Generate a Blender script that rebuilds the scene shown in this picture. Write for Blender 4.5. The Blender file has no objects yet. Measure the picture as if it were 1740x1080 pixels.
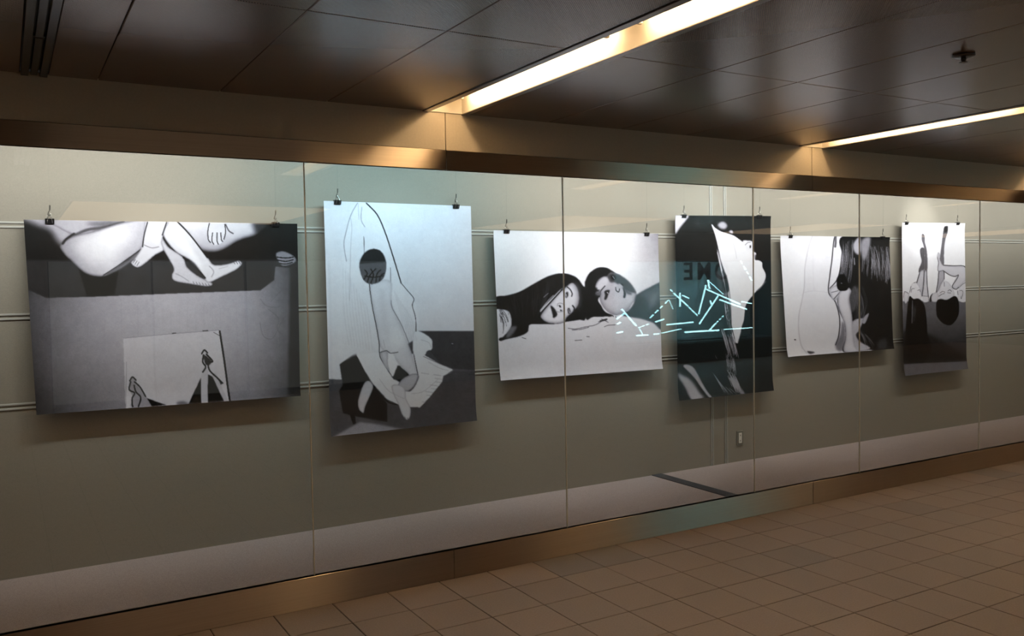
import bpy, bmesh, math, random
import numpy as np
from mathutils import Vector, Matrix

random.seed(7)
SC = bpy.context.scene
COL = SC.collection

# ------------------------------------------------------------------ camera
CAM_POS = (0.0, -4.242, 1.6174)
YAW, PITCH, ROLL, FPX = 0.5291, -0.0403, -0.0167, 1473.87
def cam_axes():
    f = Vector((math.sin(YAW)*math.cos(PITCH), math.cos(YAW)*math.cos(PITCH), math.sin(PITCH)))
    r = Vector((math.cos(YAW), -math.sin(YAW), 0)); u = r.cross(f)
    return r*math.cos(ROLL)+u*math.sin(ROLL), u*math.cos(ROLL)-r*math.sin(ROLL), f
_r, _u, _f = cam_axes()
cam_data = bpy.data.cameras.new('camera'); cam = bpy.data.objects.new('camera', cam_data); COL.objects.link(cam)
M = Matrix.Identity(4)
for i in range(3):
    M[i][0] = _r[i]; M[i][1] = _u[i]; M[i][2] = -_f[i]; M[i][3] = CAM_POS[i]
cam.matrix_world = M
cam_data.sensor_fit = 'HORIZONTAL'; cam_data.sensor_width = 36.0; cam_data.lens = 36.0*FPX/1740.0
cam_data.clip_start = 0.02
SC.camera = cam

# ------------------------------------------------------------------ world, exposure
world = bpy.data.worlds.new('world'); SC.world = world; world.use_nodes = True
bg = world.node_tree.nodes['Background']; bg.inputs[0].default_value = (0.9, 0.8, 0.7, 1); bg.inputs[1].default_value = 0.01
SC.view_settings.view_transform = 'Standard'; SC.view_settings.look = 'None'
SC.view_settings.exposure = 0.0; SC.view_settings.gamma = 1.0; SC.view_settings.use_curve_mapping = False
SC.cycles.max_bounces = 10; SC.cycles.transparent_max_bounces = 16
SC.cycles.sample_clamp_indirect = 6.0
SC.cycles.use_denoising = True

# light levels
TUBE = 40.0                      # ceiling fluorescent tubes
WARM = (1.0, 0.69, 0.39)
CASE_STRIP = 12.8                 # watts per metre of the strip above the posters
NEON = 17.0
PANEL = 1.3                      # luminous ceiling panels across the hall
SHOP = 0.17                      # lit shop windows across the hall

# ------------------------------------------------------------------ main dimensions (metres)
ZT, ZB, ZH, ZC = 2.233, 0.159, 2.3375, 2.5385      # glass top, plinth top, steel header top, ceiling
YW, ZF = 0.888, 0.136                              # back wall of the case, floor of the case
YP = 0.820                                         # hanging prints
F0, FP = 2.084, 2.8703                             # first ceiling light, spacing
JOINTS = [-3.31, -1.772, -0.234, 1.304, 2.842, 4.385, 5.472, 6.980, 8.50, 10.03, 11.56, 13.09, 14.62]
XL, XR = -3.3, 14.6
YO = -8.6                                          # wall across the hall

# ------------------------------------------------------------------ helpers
def link(o, parent=None):
    COL.objects.link(o)
    if parent is not None: o.parent = parent
    return o
def obj(name, bm, mat, parent=None, smooth=False):
    me = bpy.data.meshes.new(name); bm.to_mesh(me); bm.free()
    if mat: me.materials.append(mat)
    if smooth:
        for p in me.polygons: p.use_smooth = True
    return link(bpy.data.objects.new(name, me), parent)
def inst(name, me, loc=(0, 0, 0), parent=None):
    o = bpy.data.objects.new(name, me); o.location = loc
    return link(o, parent)
def tag(o, label, cat=None, group=None):
    o['label'] = label
    if cat: o['category'] = cat
    if group: o['group'] = group
    return o
def struct(o, label=None):
    o['kind'] = 'structure'
    if label: o['label'] = label
    return o
def empty(name, loc=(0, 0, 0), parent=None):
    o = bpy.data.objects.new(name, None); o.location = loc; o.empty_display_size = 0.05
    return link(o, parent)
def B(): return bmesh.new()
def box(bm, x0, x1, y0, y1, z0, z1, bev=0.0):
    x0, x1 = min(x0, x1), max(x0, x1); y0, y1 = min(y0, y1), max(y0, y1); z0, z1 = min(z0, z1), max(z0, z1)
    vs = [bm.verts.new(p) for p in [(x0,y0,z0),(x1,y0,z0),(x1,y1,z0),(x0,y1,z0),(x0,y0,z1),(x1,y0,z1),(x1,y1,z1),(x0,y1,z1)]]
    fs = [bm.faces.new([vs[i] for i in q]) for q in [(3,2,1,0),(4,5,6,7),(0,1,5,4),(1,2,6,5),(2,3,7,6),(3,0,4,7)]]
    if bev > 0:
        es = list({e for f in fs for e in f.edges})
        bmesh.ops.bevel(bm, geom=es, offset=bev, segments=1, affect='EDGES')
    return bm
def tube(bm, pts, r, n=8, cap=True):
    pts = [Vector(p) for p in pts]; rings = []
    for i, p in enumerate(pts):
        a = pts[max(i-1, 0)]; b = pts[min(i+1, len(pts)-1)]
        t = (b-a).normalized()
        ref = Vector((0, 0, 1)) if abs(t.z) < 0.9 else Vector((1, 0, 0))
        e1 = t.cross(ref).normalized(); e2 = t.cross(e1).normalized()
        rr = r[i] if isinstance(r, (list, tuple)) else r
        rings.append([bm.verts.new(p+(e1*math.cos(2*math.pi*k/n)+e2*math.sin(2*math.pi*k/n))*rr) for k in range(n)])
    for a, b in zip(rings, rings[1:]):
        for k in range(n): bm.faces.new((a[k], a[(k+1) % n], b[(k+1) % n], b[k]))
    if cap:
        bm.faces.new(rings[0][::-1]); bm.faces.new(rings[-1])
    return bm
def lathe(bm, prof, c=(0, 0, 0), n=20):
    rings = [[bm.verts.new((c[0]+r*math.cos(2*math.pi*k/n), c[1]+r*math.sin(2*math.pi*k/n), c[2]+z)) for k in range(n)] for r, z in prof]
    for a, b in zip(rings, rings[1:]):
        for k in range(n): bm.faces.new((a[k], a[(k+1) % n], b[(k+1) % n], b[k]))
    bm.faces.new(rings[0][::-1]); bm.faces.new(rings[-1])
    bmesh.ops.recalc_face_normals(bm, faces=bm.faces[:])
    return bm

# ------------------------------------------------------------------ materials
def new_mat(name):
    m = bpy.data.materials.new(name); m.use_nodes = True
    nt = m.node_tree; return m, nt, nt.nodes['Principled BSDF']
def pm(name, col, rough=0.5, metal=0.0, spec=0.5, emit=None, estr=0.0):
    m, nt, b = new_mat(name)
    b.inputs['Base Color'].default_value = (*col, 1); b.inputs['Roughness'].default_value = rough
    b.inputs['Metallic'].default_value = metal; b.inputs['Specular IOR Level'].default_value = spec
    if emit:
        b.inputs['Emission Color'].default_value = (*emit, 1); b.inputs['Emission Strength'].default_value = estr
    return m
def noise_mat(name, c0, c1, scale, rough=0.6, bump=0.0, bscale=None, metal=0.0, spec=0.5, stretch=(1, 1, 1), detail=4):
    m, nt, b = new_mat(name); N = nt.nodes; L = nt.links
    tc = N.new('ShaderNodeTexCoord'); mp = N.new('ShaderNodeMapping'); mp.inputs['Scale'].default_value = stretch
    L.new(tc.outputs['Object'], mp.inputs[0])
    nz = N.new('ShaderNodeTexNoise'); nz.inputs['Scale'].default_value = scale; nz.inputs['Detail'].default_value = detail
    L.new(mp.outputs[0], nz.inputs[0])
    cr = N.new('ShaderNodeValToRGB'); cr.color_ramp.elements[0].position = 0.3; cr.color_ramp.elements[1].position = 0.7
    cr.color_ramp.elements[0].color = (*c0, 1); cr.color_ramp.elements[1].color = (*c1, 1)
    L.new(nz.outputs[0], cr.inputs[0]); L.new(cr.outputs[0], b.inputs['Base Color'])
    b.inputs['Roughness'].default_value = rough; b.inputs['Metallic'].default_value = metal; b.inputs['Specular IOR Level'].default_value = spec
    if bump:
        n2 = N.new('ShaderNodeTexNoise'); n2.inputs['Scale'].default_value = bscale or scale; L.new(mp.outputs[0], n2.inputs[0])
        bp = N.new('ShaderNodeBump'); bp.inputs['Strength'].default_value = bump; bp.inputs['Distance'].default_value = 0.002
        L.new(n2.outputs[0], bp.inputs['Height']); L.new(bp.outputs[0], b.inputs['Normal'])
    return m
def steel_mat(name, col, rough):
    m = noise_mat(name, tuple(c*0.9 for c in col), col, 40, rough, metal=1.0, stretch=(0.02, 1, 6))
    nt = m.node_tree; b = nt.nodes['Principled BSDF']
    v = nt.nodes.new('ShaderNodeCombineXYZ'); v.inputs[2].default_value = 1.0
    b.inputs['Anisotropic'].default_value = 1.0; nt.links.new(v.outputs[0], b.inputs['Tangent'])
    return m
def glass_mat():
    m = bpy.data.materials.new('clear_glass'); m.use_nodes = True; nt = m.node_tree; N = nt.nodes; L = nt.links
    N.clear(); out = N.new('ShaderNodeOutputMaterial'); mix = N.new('ShaderNodeMixShader')
    tr = N.new('ShaderNodeBsdfTransparent'); tr.inputs[0].default_value = (0.975, 0.985, 0.975, 1)
    gl = N.new('ShaderNodeBsdfGlossy'); gl.inputs['Roughness'].default_value = 0.0
    ge = N.new('ShaderNodeNewGeometry'); dt = N.new('ShaderNodeVectorMath'); dt.operation = 'DOT_PRODUCT'
    L.new(ge.outputs['Normal'], dt.inputs[0]); L.new(ge.outputs['Incoming'], dt.inputs[1])
    def mth(op, a, bv):
        n = N.new('ShaderNodeMath'); n.operation = op
        for i, s in enumerate((a, bv)):
            if s is None: continue
            if isinstance(s, (int, float)): n.inputs[i].default_value = s
            else: L.new(s, n.inputs[i])
        return n.outputs[0]
    c = mth('ABSOLUTE', dt.outputs['Value'], None)
    k = mth('SUBTRACT', 1.0, c); k5 = mth('POWER', k, 5.0)
    fr = mth('ADD', mth('MULTIPLY', k5, 0.957), 0.043)
    L.new(fr, mix.inputs[0]); L.new(tr.outputs[0], mix.inputs[1]); L.new(gl.outputs[0], mix.inputs[2])
    L.new(mix.outputs[0], out.inputs[0])
    return m
def ceiling_mat():
    m, nt, b = new_mat('perforated_ceiling_metal'); N = nt.nodes; L = nt.links
    tc = N.new('ShaderNodeTexCoord'); sx = N.new('ShaderNodeSeparateXYZ'); L.new(tc.outputs['Object'], sx.inputs[0])
    def wave(s):
        a = N.new('ShaderNodeMath'); a.operation = 'MULTIPLY'; a.inputs[1].default_value = 2*math.pi/0.009; L.new(s, a.inputs[0])
        c = N.new('ShaderNodeMath'); c.operation = 'COSINE'; L.new(a.outputs[0], c.inputs[0]); return c.outputs[0]
    ad = N.new('ShaderNodeMath'); ad.operation = 'MULTIPLY'; L.new(wave(sx.outputs[0]), ad.inputs[0]); L.new(wave(sx.outputs[1]), ad.inputs[1])
    cr = N.new('ShaderNodeValToRGB'); cr.color_ramp.elements[0].position = 0.1; cr.color_ramp.elements[1].position = 0.75
    cr.color_ramp.elements[0].color = (0.24, 0.172, 0.132, 1); cr.color_ramp.elements[1].color = (0.03, 0.021, 0.016, 1)
    L.new(ad.outputs[0], cr.inputs[0]); L.new(cr.outputs[0], b.inputs['Base Color'])
    b.inputs['Roughness'].default_value = 0.27; b.inputs['Specular IOR Level'].default_value = 0.7; b.inputs['Metallic'].default_value = 0.35
    return m
def tile_mat():
    m, nt, b = new_mat('brown_floor_tile'); N = nt.nodes; L = nt.links
    oi = N.new('ShaderNodeObjectInfo'); cr = N.new('ShaderNodeValToRGB')
    e = cr.color_ramp.elements
    e[0].position = 0.0; e[0].color = (0.335, 0.28, 0.26, 1); e[1].position = 1.0; e[1].color = (0.27, 0.25, 0.25, 1)
    for p, c in ((0.3, (0.38, 0.315, 0.29)), (0.6, (0.355, 0.30, 0.275)), (0.9, (0.37, 0.315, 0.29))):
        k = e.new(p); k.color = (*c, 1)
    L.new(oi.outputs['Random'], cr.inputs[0])
    tc = N.new('ShaderNodeTexCoord'); nz = N.new('ShaderNodeTexNoise'); nz.inputs['Scale'].default_value = 120; nz.inputs['Detail'].default_value = 3
    L.new(tc.outputs['Object'], nz.inputs[0])
    mx = N.new('ShaderNodeMix'); mx.data_type = 'RGBA'; mx.blend_type = 'MULTIPLY'; mx.inputs[0].default_value = 0.35
    L.new(cr.outputs[0], mx.inputs[6]); L.new(nz.outputs[0], mx.inputs[7]); L.new(mx.outputs[2], b.inputs['Base Color'])
    b.inputs['Roughness'].default_value = 0.5; b.inputs['Specular IOR Level'].default_value = 0.4
    return m

MT = dict(
    glass=glass_mat(),
    steel=steel_mat('brushed_steel', (0.45, 0.375, 0.29), 0.30),
    plinth=steel_mat('brushed_plinth_steel', (0.42, 0.35, 0.28), 0.32),
    fascia=noise_mat('beige_fascia_panel', (0.50, 0.44, 0.34), (0.54, 0.475, 0.37), 90, 0.5, spec=0.3),
    wall=noise_mat('woven_wall_covering', (0.255, 0.236, 0.204), (0.29, 0.268, 0.232), 220, 0.75, 0.25, 260, spec=0.25),
    rail=pm('pale_rail', (0.42, 0.42, 0.40), 0.35),
    carpet=noise_mat('case_carpet', (0.34, 0.292, 0.292), (0.52, 0.445, 0.445), 240, 0.95, 0.3, 400, spec=0.1),
    stripdark=pm('dark_floor_strip', (0.05, 0.055, 0.07), 0.7),
    ceil=ceiling_mat(), gap=pm('ceiling_gap', (0.05, 0.042, 0.036), 0.8),
    tile=tile_mat(), grout=noise_mat('dark_grout', (0.025, 0.018, 0.014), (0.04, 0.03, 0.023), 150, 0.9),
    trough=pm('white_trough', (0.85, 0.80, 0.70), 0.5), flange=pm('grey_metal_flange', (0.30, 0.27, 0.25), 0.3, 0.8),
    tube=pm('lit_tube', (1, 0.9, 0.8), 0.4, emit=WARM, estr=TUBE), socket=pm('lamp_socket', (0.75, 0.70, 0.6), 0.5),
    seal=pm('silicone_seal', (0.66, 0.63, 0.55), 0.5),
    black=pm('black_plastic', (0.012, 0.012, 0.014), 0.35), chrome=pm('chrome_wire', (0.75, 0.75, 0.75), 0.18, 1.0),
    dark=pm('dark_metal', (0.06, 0.055, 0.05), 0.35, 0.6), slat=pm('slot_metal', (0.10, 0.09, 0.085), 0.3, 0.9),
    white=pm('white_plastic', (0.72, 0.71, 0.66), 0.4), plate=pm('grey_plate', (0.17, 0.165, 0.145), 0.45),
    lamp=pm('lamp_housing', (0.5, 0.5, 0.5), 0.4, 0.5),
    opp=noise_mat('dark_bulkhead', (0.13, 0.105, 0.085), (0.16, 0.13, 0.105), 3, 0.5),
    pier=noise_mat('stone_pier', (0.20, 0.18, 0.16), (0.25, 0.225, 0.20), 6, 0.5),
    shop=pm('lit_shop_window', (0.3, 0.3, 0.3), 0.4, emit=(0.93, 1.0, 0.94), estr=SHOP),
    lpanel=pm('luminous_ceiling_panel', (0.6, 0.55, 0.5), 0.5, emit=(1.0, 0.62, 0.33), estr=PANEL),
    teal=noise_mat('teal_backdrop', (0.30, 0.38, 0.39), (0.42, 0.52, 0.53), 2.2, 0.6),
    navy=pm('dark_teal_panel', (0.05, 0.085, 0.10), 0.5),
    letter=pm('dark_lettering', (0.015, 0.02, 0.022), 0.5),
    neon=pm('lit_glass_tube', (0.9, 1, 1), 0.3, emit=(0.50, 0.93, 1.0), estr=NEON),
)
# ------------------------------------------------------------------ drawing of the printed pictures (tones baked on the sheets as print, some reflection and lighting painted in)
def spline(pts, closed, n=6):
    P = np.array(pts, float); m = len(P); out = []
    if m < 3: return P
    rng = range(m) if closed else range(m-1)
    for i in rng:
        p0 = P[(i-1) % m] if closed or i > 0 else P[0]; p1 = P[i]; p2 = P[(i+1) % m]; p3 = P[(i+2) % m] if closed or i+2 < m else P[-1]
        for k in range(n):
            t = k/n
            out.append(0.5*((2*p1)+(-p0+p2)*t+(2*p0-5*p1+4*p2-p3)*t*t+(-p0+3*p1-3*p2+p3)*t**3))
    if not closed: out.append(P[-1])
    return np.array(out)
def gblur(a, s):
    if s < 0.15: return a
    r = max(1, int(math.ceil(2.6*s))); k = np.exp(-0.5*(np.arange(-r, r+1)/s)**2); k /= k.sum()
    p = np.pad(a, r, mode='edge'); t = sum(k[i]*p[:, i:i+a.shape[1]] for i in range(2*r+1))
    return sum(k[i]*t[i:i+a.shape[0], :] for i in range(2*r+1))
class Art:
    def __init__(self, quad, k, base):
        self.q = quad; xs = [p[0] for p in quad]; ys = [p[1] for p in quad]
        self.x0, self.y0, self.k = min(xs)-6, min(ys)-6, k
        self.w, self.h = int((max(xs)-min(xs)+12)*k), int((max(ys)-min(ys)+12)*k)
        yy, xx = np.mgrid[0:self.h, 0:self.w]; self.PX = self.x0+(xx+.5)/k; self.PY = self.y0+(yy+.5)/k
        self.a = np.zeros((self.h, self.w)); self.a[:] = base(self.PX, self.PY) if callable(base) else base
        self.T = (0, 0, 1)
    def crop(self, ox, oy, s): self.T = (ox, oy, s)
    def pts(self, pts): return [(self.T[0]+x/self.T[2], self.T[1]+y/self.T[2]) for x, y in pts]
    def poly(self, P):
        m = np.zeros((self.h, self.w), bool); Q = np.column_stack(((P[:, 0]-self.x0)*self.k-.5, (P[:, 1]-self.y0)*self.k-.5)); n = len(Q)
        for i in range(n):
            (ax, ay), (bx, by) = Q[i], Q[(i+1) % n]
            if ay == by: continue
            if ay > by: ax, ay, bx, by = bx, by, ax, ay
            for r in range(max(0, int(math.ceil(ay))), min(self.h, int(math.ceil(by)))):
                x = ax+(bx-ax)*(r-ay)/(by-ay); c = min(max(int(math.ceil(x)), 0), self.w)
                m[r, c:] ^= True
        return m.astype(float)
    def mix(self, m, v, op):
        vv = v(self.PX, self.PY) if callable(v) else v
        self.a = self.a*(1-m*op)+vv*m*op
    def fill(self, pts, v, soft=0.5, sm=True, rim=None, op=1.0, clip=None):
        P = self.pts(pts); P = spline(P, True) if sm else np.array(P, float)
        m0 = self.poly(P); m = gblur(m0, soft*self.k)
        if clip is not None: m = m*clip
        self.mix(m, v, op)
        if rim:
            w, rv, st = rim; e = np.clip((1-gblur(m0, w*self.k))*2, 0, 1)*m
            self.mix(e, rv, st)
        return m
    def line(self, pts, w, v, soft=0.35, sm=True, op=1.0, clip=None):
        P = self.pts(pts); P = spline(P, False) if sm else np.array(P, float)
        d = np.full((self.h, self.w), 1e9)
        for (ax, ay), (bx, by) in zip(P[:-1], P[1:]):
            pad = w+3; c0 = max(0, int((min(ax, bx)-pad-self.x0)*self.k)); c1 = min(self.w, int((max(ax, bx)+pad-self.x0)*self.k)+2)
            r0 = max(0, int((min(ay, by)-pad-self.y0)*self.k)); r1 = min(self.h, int((max(ay, by)+pad-self.y0)*self.k)+2)
            if c1 <= c0 or r1 <= r0: continue
            X = self.PX[r0:r1, c0:c1]; Y = self.PY[r0:r1, c0:c1]; dx, dy = bx-ax, by-ay; L = dx*dx+dy*dy+1e-9
            t = np.clip(((X-ax)*dx+(Y-ay)*dy)/L, 0, 1)
            d[r0:r1, c0:c1] = np.minimum(d[r0:r1, c0:c1], np.hypot(X-ax-t*dx, Y-ay-t*dy))
        m = np.clip((w/2-d)/max(soft, 0.2)+0.5, 0, 1)
        if clip is not None: m = m*clip
        self.mix(m, v, op)
    def strands(self, A, Bp, n, w, v, seed, op=1.0, bend=0.0, jit=0.0, clip=None):
        r = random.Random(seed); lin = lambda P: np.array([np.array(P[0], float)+(np.array(P[-1], float)-np.array(P[0], float))*k/40 for k in range(41)]); A = lin(A); Bq = lin(Bp)
        for i in range(n):
            u = r.random(); a = A[int(u*(len(A)-1))]; b = Bq[int(min(1, max(0, u+r.uniform(-jit, jit)))*(len(Bq)-1))]
            t0 = r.uniform(0, .45); t1 = r.uniform(.55, 1); p = a+(b-a)*t0; q = a+(b-a)*t1; mid = (p+q)/2+np.array([bend*(q-p)[1], -bend*(q-p)[0]])*r.uniform(.3, 1)
            self.line([tuple(p), tuple(mid), tuple(q)], w*r.uniform(.5, 1.2), v, 0.3, True, op*r.uniform(.4, 1), clip)

def art_crossed_legs():
    q = [(40,373),(505,380),(510,672),(62,704)]
    def base(X, Y):
        d = ((X-300)/250)**2+((Y-560)/190)**2
        return np.clip(0.74-0.36*d, 0.24, 0.74)-0.16*np.clip((X-430)/75, 0, 1)-0.06*np.clip((130-X)/80, 0, 1)
    A = Art(q, 1.25, base); A.crop(0, 320, 2.7)
    A.fill([(90,120),(1400,140),(1400,345),(1330,368),(1262,362),(1255,425),(1192,472),(820,486),(400,503),(208,507),(128,468),(100,400)], .17, .6, False)
    A.fill([(90,120),(1400,140),(1400,330),(90,333)], .06, .8, False, op=.75)  # picture's black, darker above the painted-in edge of the shop window reflection
    A.fill([(355,370),(540,372),(520,494),(395,500)], .07, .8, False)
    A.fill([(1330,365),(1400,360),(1400,950),(1320,950)], .13, 2.0, False, op=.8)
    # figure at the back
    A.fill([(100,128),(260,135),(330,170),(330,225),(285,260),(255,235),(225,190),(160,165)], .72, 4, rim=(5,.3,.5))
    A.fill([(225,150),(330,130),(620,140),(560,160),(440,195),(345,215),(265,180)], .74, 1.0, rim=(2,.3,.6))
    A.line([(345,213),(400,190),(470,180),(560,155)], 5, .12, 3, op=.7)
    A.fill([(390,160),(520,148),(560,156),(470,176)], .2, 3, op=.6)
    A.fill([(275,262),(330,222),(430,198),(565,155),(680,140),(775,150),(730,190),(665,235),(635,290),(560,345),(500,395),(445,407),(385,390),(330,340),(290,300)], lambda X, Y: np.clip(.90-.003*np.abs(X-185)-.0016*(Y-400), .5, .92), .7, rim=(2.2,.25,.7))
    A.fill([(480,400),(560,348),(640,285),(630,315),(540,378)], .45, 1.0, rim=(1.5,.1,.6)); A.line([(470,402),(545,352),(640,282)], 1.6, .1, .9)
    A.line([(335,210),(300,235),(285,255)], 4, .12, 2)
    A.fill([(800,145),(1190,150),(1180,205),(1090,238),(1010,283),(945,290),(890,262),(850,205)], lambda X, Y: np.clip(.86-.004*(Y-385), .3, .86), 1.2, rim=(3.5,.25,.7))
    A.fill([(1170,150),(1380,160),(1380,300),(1180,212),(1165,190)], .09, 4, op=.85)
    A.fill([(955,150),(1026,155),(1028,210),(1012,250),(985,262),(962,252),(948,225),(950,180)], .86, .6)
    for l in ([(955,160),(948,195),(950,235),(960,250)],[(1026,165),(1030,200),(1022,235)],[(970,205),(966,240),(975,258)],[(990,205),(990,240),(996,258)],[(1008,205),(1010,235),(1016,245)]): A.line(l, 1.6, .1)
    A.line([(1030,165),(1045,195),(1065,208)], 2, .3, 1)
    A.fill([(730,215),(765,270),(832,318),(852,365),(905,408),(968,440),(945,453),(865,442),(795,428),(782,402),(792,372),(762,315),(738,270)], .80, .5, rim=(1.3,.3,.6))
    A.fill([(770,140),(815,155),(880,228),(945,318),(978,355),(1040,350),(1090,335),(1104,350),(1078,376),(1005,412),(952,436),(932,418),(885,345),(800,292),(745,222),(748,180)], .86, .5, rim=(1.4,.3,.6))
    A.line([(805,150),(870,220),(945,320)], 2.2, .08, .8); A.line([(835,320),(900,375),(935,415)], 3, .1, 1)
    for x in (1065,1078,1090): A.line([(x,337),(x+8,350)], 1, .25)
    A.fill([(668,140),(765,145),(748,195),(736,250),(744,285),(705,308),(655,350),(622,366),(596,346),(612,325),(640,280),(652,220)], .86, .5, rim=(1.3,.3,.6))
    A.line([(670,155),(655,215),(648,270)], 2, .1, .8); A.line([(655,262),(690,275),(722,270)], 1.2, .5, .8)
    for p in ((605,345),(613,352),(622,358)): A.line([p,(p[0]+10,p[1]-16)], 1, .3)
    A.line([(758,155),(738,215)], 2, .1, .8)
    A.fill([(800,205),(850,250),(900,320),(925,370),(905,365),(850,300),(800,250)], .96, 3, op=.7); A.fill([(690,170),(730,170),(722,240),(700,250)], .95, 3, op=.6); A.fill([(330,260),(430,220),(560,190),(600,220),(500,320),(420,360)], .97, 8, op=.6)
    A.line([(955,360),(975,385),(965,410)], 1.5, .5, 1.2, op=.7); A.line([(800,395),(830,410),(860,430)], 1.5, .5, 1.2, op=.6); A.line([(1000,372),(1040,362)], 1.2, .6, 1.2, op=.6)
    for k in range(6): A.line([(880+k*14, 432+k*2), (886+k*14, 444+k*1.5)], .9, .35)
    for k in range(30): A.line([(170+k*38, 520+(k*37)%60), (172+k*38, 640+(k*53)%160)], .8, .62 if k % 2 else .5, 1.2, op=.16)
    A.fill([(1266,300),(1300,292),(1345,312),(1358,335),(1330,352),(1295,358),(1272,330)], .55, .8)
    for l in ([(1270,318),(1310,322),(1345,318)],[(1272,332),(1310,338),(1345,330)],[(1280,347),(1310,350),(1340,342)]): A.line(l, 1.8, .08)
    # pale board with paper feet
    A.fill([(560,692),(1000,655),(1006,690),(1052,975),(571,1008)], .82, .5, False)
    A.line([(1003,660),(1025,800),(1048,972)], 3.2, .06); A.line([(562,692),(780,672),(1000,655)], .8, .55)
    A.line([(785,670),(800,669)], 1.6, .2); A.line([(925,658),(948,657)], 1.6, .2); A.line([(975,665),(1002,680)], 1, .3)
    A.line([(575,800),(572,1000)], 1, .6)
    A.fill([(590,885),(602,868),(618,882),(625,905),(648,935),(672,965),(690,1000),(598,1003),(604,960),(592,930)], .62, .5)
    for l in ([(590,885),(602,868),(618,882)],[(594,890),(588,925),(612,940),(600,965),(602,1000)],[(612,890),(636,912),(662,955)],[(610,905),(618,935),(640,960),(628,1000)]): A.line(l, 2.4, .08)
    A.fill([(668,963),(752,992),(690,1000)], .04, .5, False); A.fill([(800,985),(830,975),(860,988),(830,996)], .45, 1.5)
    A.fill([(858,988),(900,905),(918,868),(918,985)], .03, .5, False); A.fill([(946,855),(1000,880),(1020,895),(1002,905),(1030,975),(946,982)], .03, .5, False)
    A.fill([(916,865),(935,822),(950,835),(946,985),(918,985)], .78, .6, False)
    A.fill([(962,850),(985,850),(1040,975),(1022,978)], .75, .6, False)
    for l in ([(920,762),(932,746),(946,758)],[(928,768),(925,800),(938,822),(925,845)],[(942,765),(970,796),(955,800)],[(948,790),(955,835),(990,870),(1016,895)]): A.line(l, 2.6, .07)
    A.fill([(930,770),(950,780),(966,800),(950,815),(935,805)], .12, .6)
    for l in ([(1192,512),(1215,540),(1255,550),(1290,535),(1320,440)],[(1240,525),(1262,500),(1290,470),(1316,445)],[(1190,620),(1205,680),(1250,690),(1300,600),(1330,585)],[(1230,560),(1275,600),(1270,650),(1300,680)]): A.line(l, 1.0, .36, .8, op=.5)
    return A

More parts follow.
